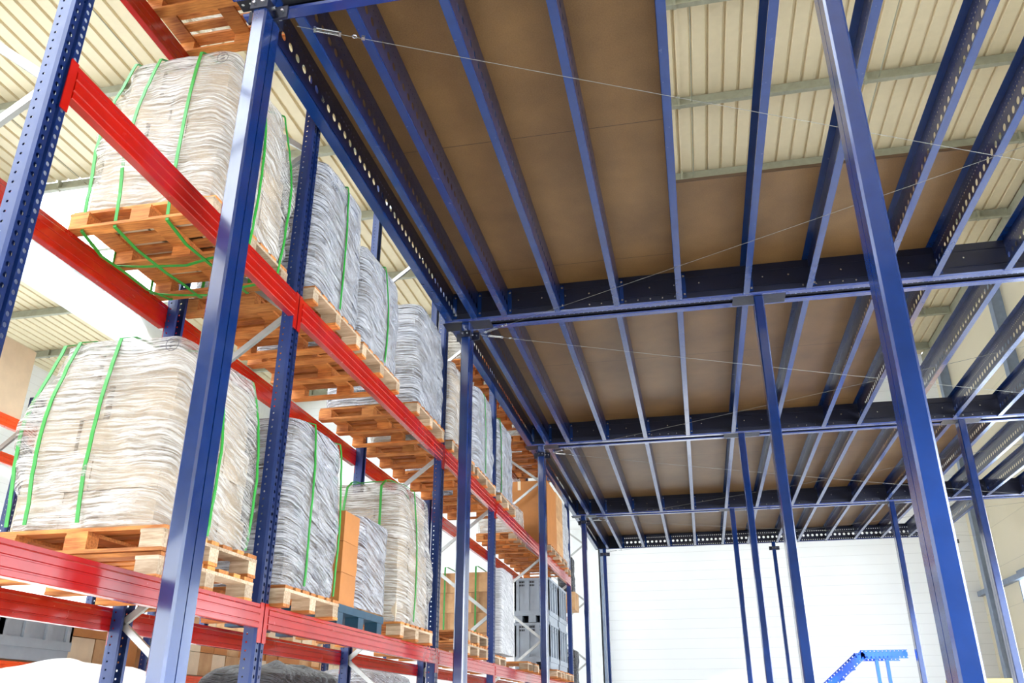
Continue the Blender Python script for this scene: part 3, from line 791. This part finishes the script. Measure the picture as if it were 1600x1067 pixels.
# big plain box on the middle level, far bay
def bigbox(x0, x1, y0, y1, z0, z1, label, mat, name='cardboard_box'):
    t = thing(name, label, 'cardboard box', ((x0 + x1) / 2, (y0 + y1) / 2, z0))
    P(MB().box(x0, x1, y0, y1, z0, z1).build('box_body', mat, None), t)
    P(MB().box((x0 + x1) / 2 - .03, (x0 + x1) / 2 + .03, y0 - .002, y1 + .002, z1, z1 + .002).box((x0 + x1) / 2 - .03, (x0 + x1) / 2 + .03, y0 - .002, y0, z1 - .18, z1).build('tape', m_cartonl, None), t)
    return t
pallet(1.183, 1.183, -3.279, 17.178, z2 + .002, 'pallet under the big plain box, behind the third blue column')
bigbox(-3.891, -2.752, 16.598, 17.738, z2 + .146, 6.008, 'big plain orange-brown box on the middle level behind the third blue column', m_cartond)
pallet(1.183, 0.968, -3.279, 18.329, z2 + .002, 'pallet under the narrow brown boxes right of the third blue column')
for i in range(5):
    bigbox(-3.547, -2.773, 17.867, 18.759, z2 + .146 + i * .27, z2 + .146 + i * .27 + .266, 'brown carton %s from the bottom, in the pile behind the big plain box' % ORD[i], m_carton)
lp('wrapped_load', 'white film wrapped load at the far end of the middle level', 'pallet under the white wrapped load at the far end of the middle level', -3.87, -2.773, 18.866, 19.887, z2, 1.397, film=m_wrapw, seed=18, bulge=.01, taper=.05, dome=.03)
lp('wrapped_load', 'tan wrapped load on the middle level left of the big plain box', 'pallet under the tan load beside the big plain box', -3.87, -3.117, 15.265, 16.232, z2, 0.537, film=m_wrap, seed=19, bulge=.01, taper=.05, dome=.03)
# top level pallets and loads (mostly above the picture)
TOP = [(3.376, 'pallet on the top level at the upper edge of the picture'), (4.515, 'pallet on the top level left of the big column'), 
       (12.846, 'first of the far pallets on the top level'), (14.082, 'second of the far pallets on the top level'), (15.265, 'third of the far pallets on the top level'), (17.093, 'fourth of the far pallets on the top level'), (18.275, 'fifth of the far pallets on the top level'), (19.404, 'last of the far pallets on the top level')]
for i, (y, lb) in enumerate(TOP):
    pallet(1.18, 1.06, -3.37, y, 6.839, lb)
    if True:
        load('wrapped_load', 'wrapped load on the ' + lb, -3.94, -2.83, y - .51, y + .51, 6.839 + PT + .004, 8.0, film=m_wrap, seed=30 + i, bulge=.02, taper=.06, cartons=(i < 1), layers=4)

MARKS = [('film wrapped load of cartons on the middle level, left of the big blue column', (-2.92, 4.098, 5.83), .042, 'y'),
         ('big film wrapped load of cartons on the lower level, left of the big blue column', (-2.93, 4.115, 3.645), .042, 'y')]
# printed marks on cartons (circled handling signs and faint lines of print)
m_ink = simple('printing_ink', (92, 88, 92), .7, .02)
def ring_mark(t, p, r, ax):
    q = (Vector((1, 0, 0)) if ax == 'y' else Vector((0, 1, 0))); zz = Vector((0, 0, 1)); p = Vector(p)
    g = MB(); g.tube([p + (q * math.cos(a_ / 16 * 2 * math.pi) + zz * math.sin(a_ / 16 * 2 * math.pi)) * r for a_ in range(17)], r * .055, 5)
    g.bar(p - q * r * .4 + zz * r * .3, p + q * r * .3 + zz * r * .45, r * .12, r * .1); g.bar(p - q * r * .35 - zz * r * .4, p + q * r * .45 - zz * r * .15, r * .12, r * .1)
    P(g.build('printed_mark', m_ink, None), t)
for lbl, p, r, ax in MARKS: ring_mark([o for o in COL.objects if o.get('label') == lbl][0], p, r, ax)

# plastic bins
def bin_(x0, x1, y0, y1, z0, h, label, mat=None):
    t = thing('plastic_bin', label, 'plastic bin', ((x0 + x1) / 2, (y0 + y1) / 2, z0), 'grey plastic bins')
    mat = mat or m_bin
    fz = z0 + .12
    P(MB().box(x0 + .03, x1 - .03, y0 + .03, y1 - .03, fz, z0 + h - .005).build('inner_panels', m_bind if mat is None else mat, None), t)
    g = MB()
    n = 3
    # ribs on the near (-Y) and aisle (+X) faces, and their backs
    for i in range(n + 1):
        x = x0 + (x1 - x0 - .09) * i / n
        for yy in ((y0, y0 + .035), (y1 - .035, y1)): g.box(x, x + .09, yy[0], yy[1], fz, z0 + h)
        y = y0 + (y1 - y0 - .09) * i / n
        for xx in ((x1 - .035, x1), (x0, x0 + .035)): g.box(xx[0], xx[1], y, y + .09, fz, z0 + h)
    P(g.build('ribs', mat, None), t)
    P(MB().box(x0 - .01, x1 + .01, y0 - .01, y1 + .01, z0 + h - .045, z0 + h).build('rim', mat, None), t); P(MB().box(x0 - .004, x1 + .004, y0 - .004, y1 + .004, fz, fz + .09).build('skirt', mat, None), t)
    s_ = MB()
    for zz in (z0 + h - .09, z0 + h - .15):
        for i in range(14):
            x = x0 + .05 + (x1 - x0 - .1) * i / 14
            s_.box(x, x + .035, y0 + .026, y0 + .03, zz, zz + .035)
            y = y0 + .05 + (y1 - y0 - .1) * i / 14
            s_.box(x1 - .03, x1 - .026, y, y + .035, zz, zz + .035)
    P(s_.build('vent_slots', m_dark, None), t)
    for p in (-1, 0, 1):
        c = (x0 + x1) / 2 + p * ((x1 - x0) / 2 - .08)
        P(MB().box(c - .07, c + .07, y0 + .01, y1 - .01, z0, fz).build('foot', mat, None), t)
    return t
for i in range(2):
    bin_(-3.44, -2.752, 16.662, 17.684, z1_ + .16 + i * .83, .82, 'grey plastic bin behind the third blue column, %s of two' % ['lower', 'upper'][i])
    bin_(-3.44, -2.752, 17.845, 18.866, z1_ + .16 + i * .83, .82, 'grey plastic bin right of the third blue column, %s of two' % ['lower', 'upper'][i])
pallet(1.183, 1.075, -3.225, 17.178, z1_ + .002, 'pallet under the bins behind the third blue column'); pallet(1.183, 1.075, -3.225, 18.361, z1_ + .002, 'pallet under the bins right of the third blue column')

# ------------------------------------------------------------ second rack, behind on the left (orange beams)
XB = -6.6
for i, y in enumerate((4.6, 7.25, 9.9, 12.6, 15.3)):
    frame(y, 4.7, 'blue frame, %s of the rack row beyond the next aisle at left' % ORD[i], XB, XB - 1.0, 'frames of the rack row beyond')
for i, (y0, y1) in enumerate(((1.9, 4.6), (4.6, 7.25), (7.25, 9.9), (9.9, 12.6), (12.6, 15.3))):
    for x, nmx in ((XB, 'front'), (XB - 1.0, 'rear')):
        rbeam(x, y0, y1, 2.03, 2.12, 1, 'orange %s lower beam, %s bay, rack row beyond at left' % (nmx, ORD[i]), m_orange, grp='orange beams of the rack row beyond')
        if i < 4: rbeam(x, y0, y1, 4.27, 4.39, 1, 'orange %s upper beam, %s bay, rack row beyond at left' % (nmx, ORD[i]), m_orange, grp='orange beams of the rack row beyond')
bin_(XB - .95, XB, 7.42, 8.45, 2.14, .62, 'grey plastic bin at the left edge on the orange beams, right one of the pair')
bin_(XB - .95, XB, 6.2, 7.15, 2.14, .62, 'grey plastic bin at the left edge on the orange beams, left one of the pair')
for i, (y0, y1) in enumerate(((4.6, 7.25), (7.25, 9.9), (9.9, 12.6), (12.6, 15.3))):
    tag(MB().box(XB - .99, XB - .03, y0 + .08, y1 - .08, 2.1205, 2.138).build('shelf_board', m_deck), 'chipboard shelf on the orange beams, %s bay, rack row beyond' % ORD[i], 'shelf board', 'shelf boards')
    tag(MB().box(-9.59, -8.63, 13.2 + i * 2.7 + .08, 13.2 + i * 2.7 + 2.62, 1.8705, 1.888).build('shelf_board', m_deck), 'chipboard shelf, %s bay of the farthest rack row' % ORD[i], 'shelf board', 'shelf boards')
rr = random.Random(5)
def boxrun(x0, x1, y0, y1, z0, hs, where, mats=(m_carton, m_cartond, m_cartonl)):
    y = y0; i = 0
    while y < y1 - .2:
        d = rr.uniform(.32, .5)
        for k in range(hs if isinstance(hs, int) else rr.choice(hs)):
            hh = .30
            o = MB().box(x0 + rr.uniform(0, .08), x1 - rr.uniform(0, .06), y, min(y + d, y1) - .015, z0 + k * hh, z0 + k * hh + hh - .006).build('cardboard_box', rr.choice(mats), None, ((x0 + x1) / 2, y + d / 2, z0 + k * hh))
            tag(o, 'carton %s along, %s up, %s' % (ORD[i], ORD[k], where), 'cardboard box', 'cartons ' + where)
        y += d; i += 1
boxrun(XB - .9, XB - .1, 8.62, 9.8, 2.14, (2,), 'on the orange beams right of the grey bin')
boxrun(XB - .9, XB - .1, 10.05, 12.4, 2.14, (1, 2, 2), 'on the orange beams behind the big blue column')
boxrun(XB - .9, XB - .1, 5.1, 7.1, .0, (6,), 'below the orange beams at lower left')
boxrun(XB - .9, XB - .1, 12.8, 15.2, 2.14, (2, 3), 'on the orange beams right of the big blue column')
bigbox(XB - .95, XB - .02, 6.1, 7.05, 4.40, 5.15, 'large tan carton high at the left edge, on the upper orange beams', m_cartonl)
bigbox(XB - .9, XB - .05, 5.1, 6.0, 3.2, 4.1, 'tan carton at the left edge between the orange beams', m_cartonl)

# third row, far left: pale cartons seen low between the beams
for i, y in enumerate((13.2, 15.9, 18.6, 21.3, 24.0)):
    frame(y, 3.6, 'small blue frame, %s of the farthest rack row, seen low between the beams' % ORD[i], -8.6, -9.6, 'frames of the farthest rack row')
for i, (y0, y1) in enumerate(((13.2, 15.9), (15.9, 18.6), (18.6, 21.3), (21.3, 24.0))):
    rbeam(-8.6, y0, y1, 1.75, 1.87, 1, 'orange beam, bay %s of the farthest rack row' % ORD[i], m_orange, grp='beams of the farthest rack row')
    rbeam(-9.6, y0, y1, 1.75, 1.87, 1, 'orange rear beam, bay %s of the farthest rack row' % ORD[i], m_orange, grp='beams of the farthest rack row')
    boxrun(-9.5, -8.7, y0 + .15, y1 - .15, 1.89, (4, 5), 'on bay %s of the farthest rack row' % ORD[i], (m_cartonl, m_carton))
# goods standing between the rows at the bottom edge
load('bulk_bag', 'white bulk bag at the lower left, in front of the orange beam', -5.2, -4.2, 5.5, 6.75, .0, 1.88, film=m_bag, seed=51, bulge=.05, taper=.12, dome=.12, rough=.05, cartons=False, cat='bulk bag', grp=None)
load('black_wrapped_load', 'black wrapped heap at the bottom edge, left of the tall tan load', -5.3, -4.2, 8.4, 10.8, .0, 2.04, film=m_wrapk, seed=52, bulge=.02, taper=.25, dome=.12, rough=.08, cartons=False, cat='wrapped load', grp=None)
load('wrapped_load', 'grey and white wrapped heap at the bottom edge, right of the black one', -5.3, -4.2, 11.1, 13.6, .0, 2.15, film=m_wraps, seed=53, bulge=.02, taper=.25, dome=.1, rough=.08, cartons=False)
# things past the rack end
t_ = rbeam(-3.33, 20.4, 23.2, 3.86, 4.02, 1, 'short red beam on the frame past the rack end', m_red)
bigbox(-3.39, -2.9, 21.4, 22.1, 4.025, 4.45, 'pale carton on the red beam past the rack end', m_carton)
load('black_wrapped_load', 'small dark wrapped bundle high past the rack end', -3.33, -2.96, 21.5, 22.0, 4.452, 5.3, film=m_wrapk, seed=54, bulge=.02, taper=.1, dome=.05, rough=.03, cartons=False, cat='wrapped load', grp=None)
load('black_wrapped_load', 'small dark wrapped bundle low past the rack end', -3.33, -2.95, 21.7, 22.3, .0, 3.1, film=m_wrapk, seed=55, bulge=.02, taper=.1, dome=.05, rough=.03, cartons=False, cat='wrapped load', grp=None)

# ------------------------------------------------------------ blue stair stringer at the far right
YS = 21.2
t = thing('steel_staircase', 'bright blue perforated stair flight and landing against the white far wall', 'staircase', (3.4, YS, 0))
SL = math.atan2(2.62, 3.2); LF = math.hypot(3.2, 2.62)
for y in (YS, YS + .9):
    ob = MB().box(0, LF, 0, .03, -.17, 0).build('flight_stringer', m_stair, t); ob.location = Vector((.30, y, .36)) - Vector(t.location); ob.rotation_euler = (0, -SL, 0)
    ob = MB().box(0, .98, -.031, -.001, 0, .18).build('landing_stringer', m_stair, t); ob.location = Vector((3.48, y + .031, 2.80)) - Vector(t.location)
for k in range(12):
    u = (k + .5) / 12
    P(MB().box(.42 + 3.05 * u, .42 + 3.05 * u + .24, YS + .03, YS + .9, .4 + 2.48 * u, .43 + 2.48 * u).build('tread', m_stairp, None), t)
P(MB().box(3.5, 4.44, YS + .03, YS + .9, 2.92, 2.95).build('landing', m_stairp, None), t)
for x in (3.80, 4.02):
    P(MB().box(x - .035, x + .035, YS + .03, YS + .1, 0, 2.85).build('leg', m_stairp, None), t)
# yellow boards by the windows
t = thing('timber_stack', 'pale yellow boards at the bottom right, below the windows', 'timber stack', (6.7, 24.2, 0))
for k in range(14):
    P(MB().box(5.95, 7.5, 23.9, 24.6, .02 + k * .176, .02 + k * .176 + .16).build('board', m_yellow, None), t)
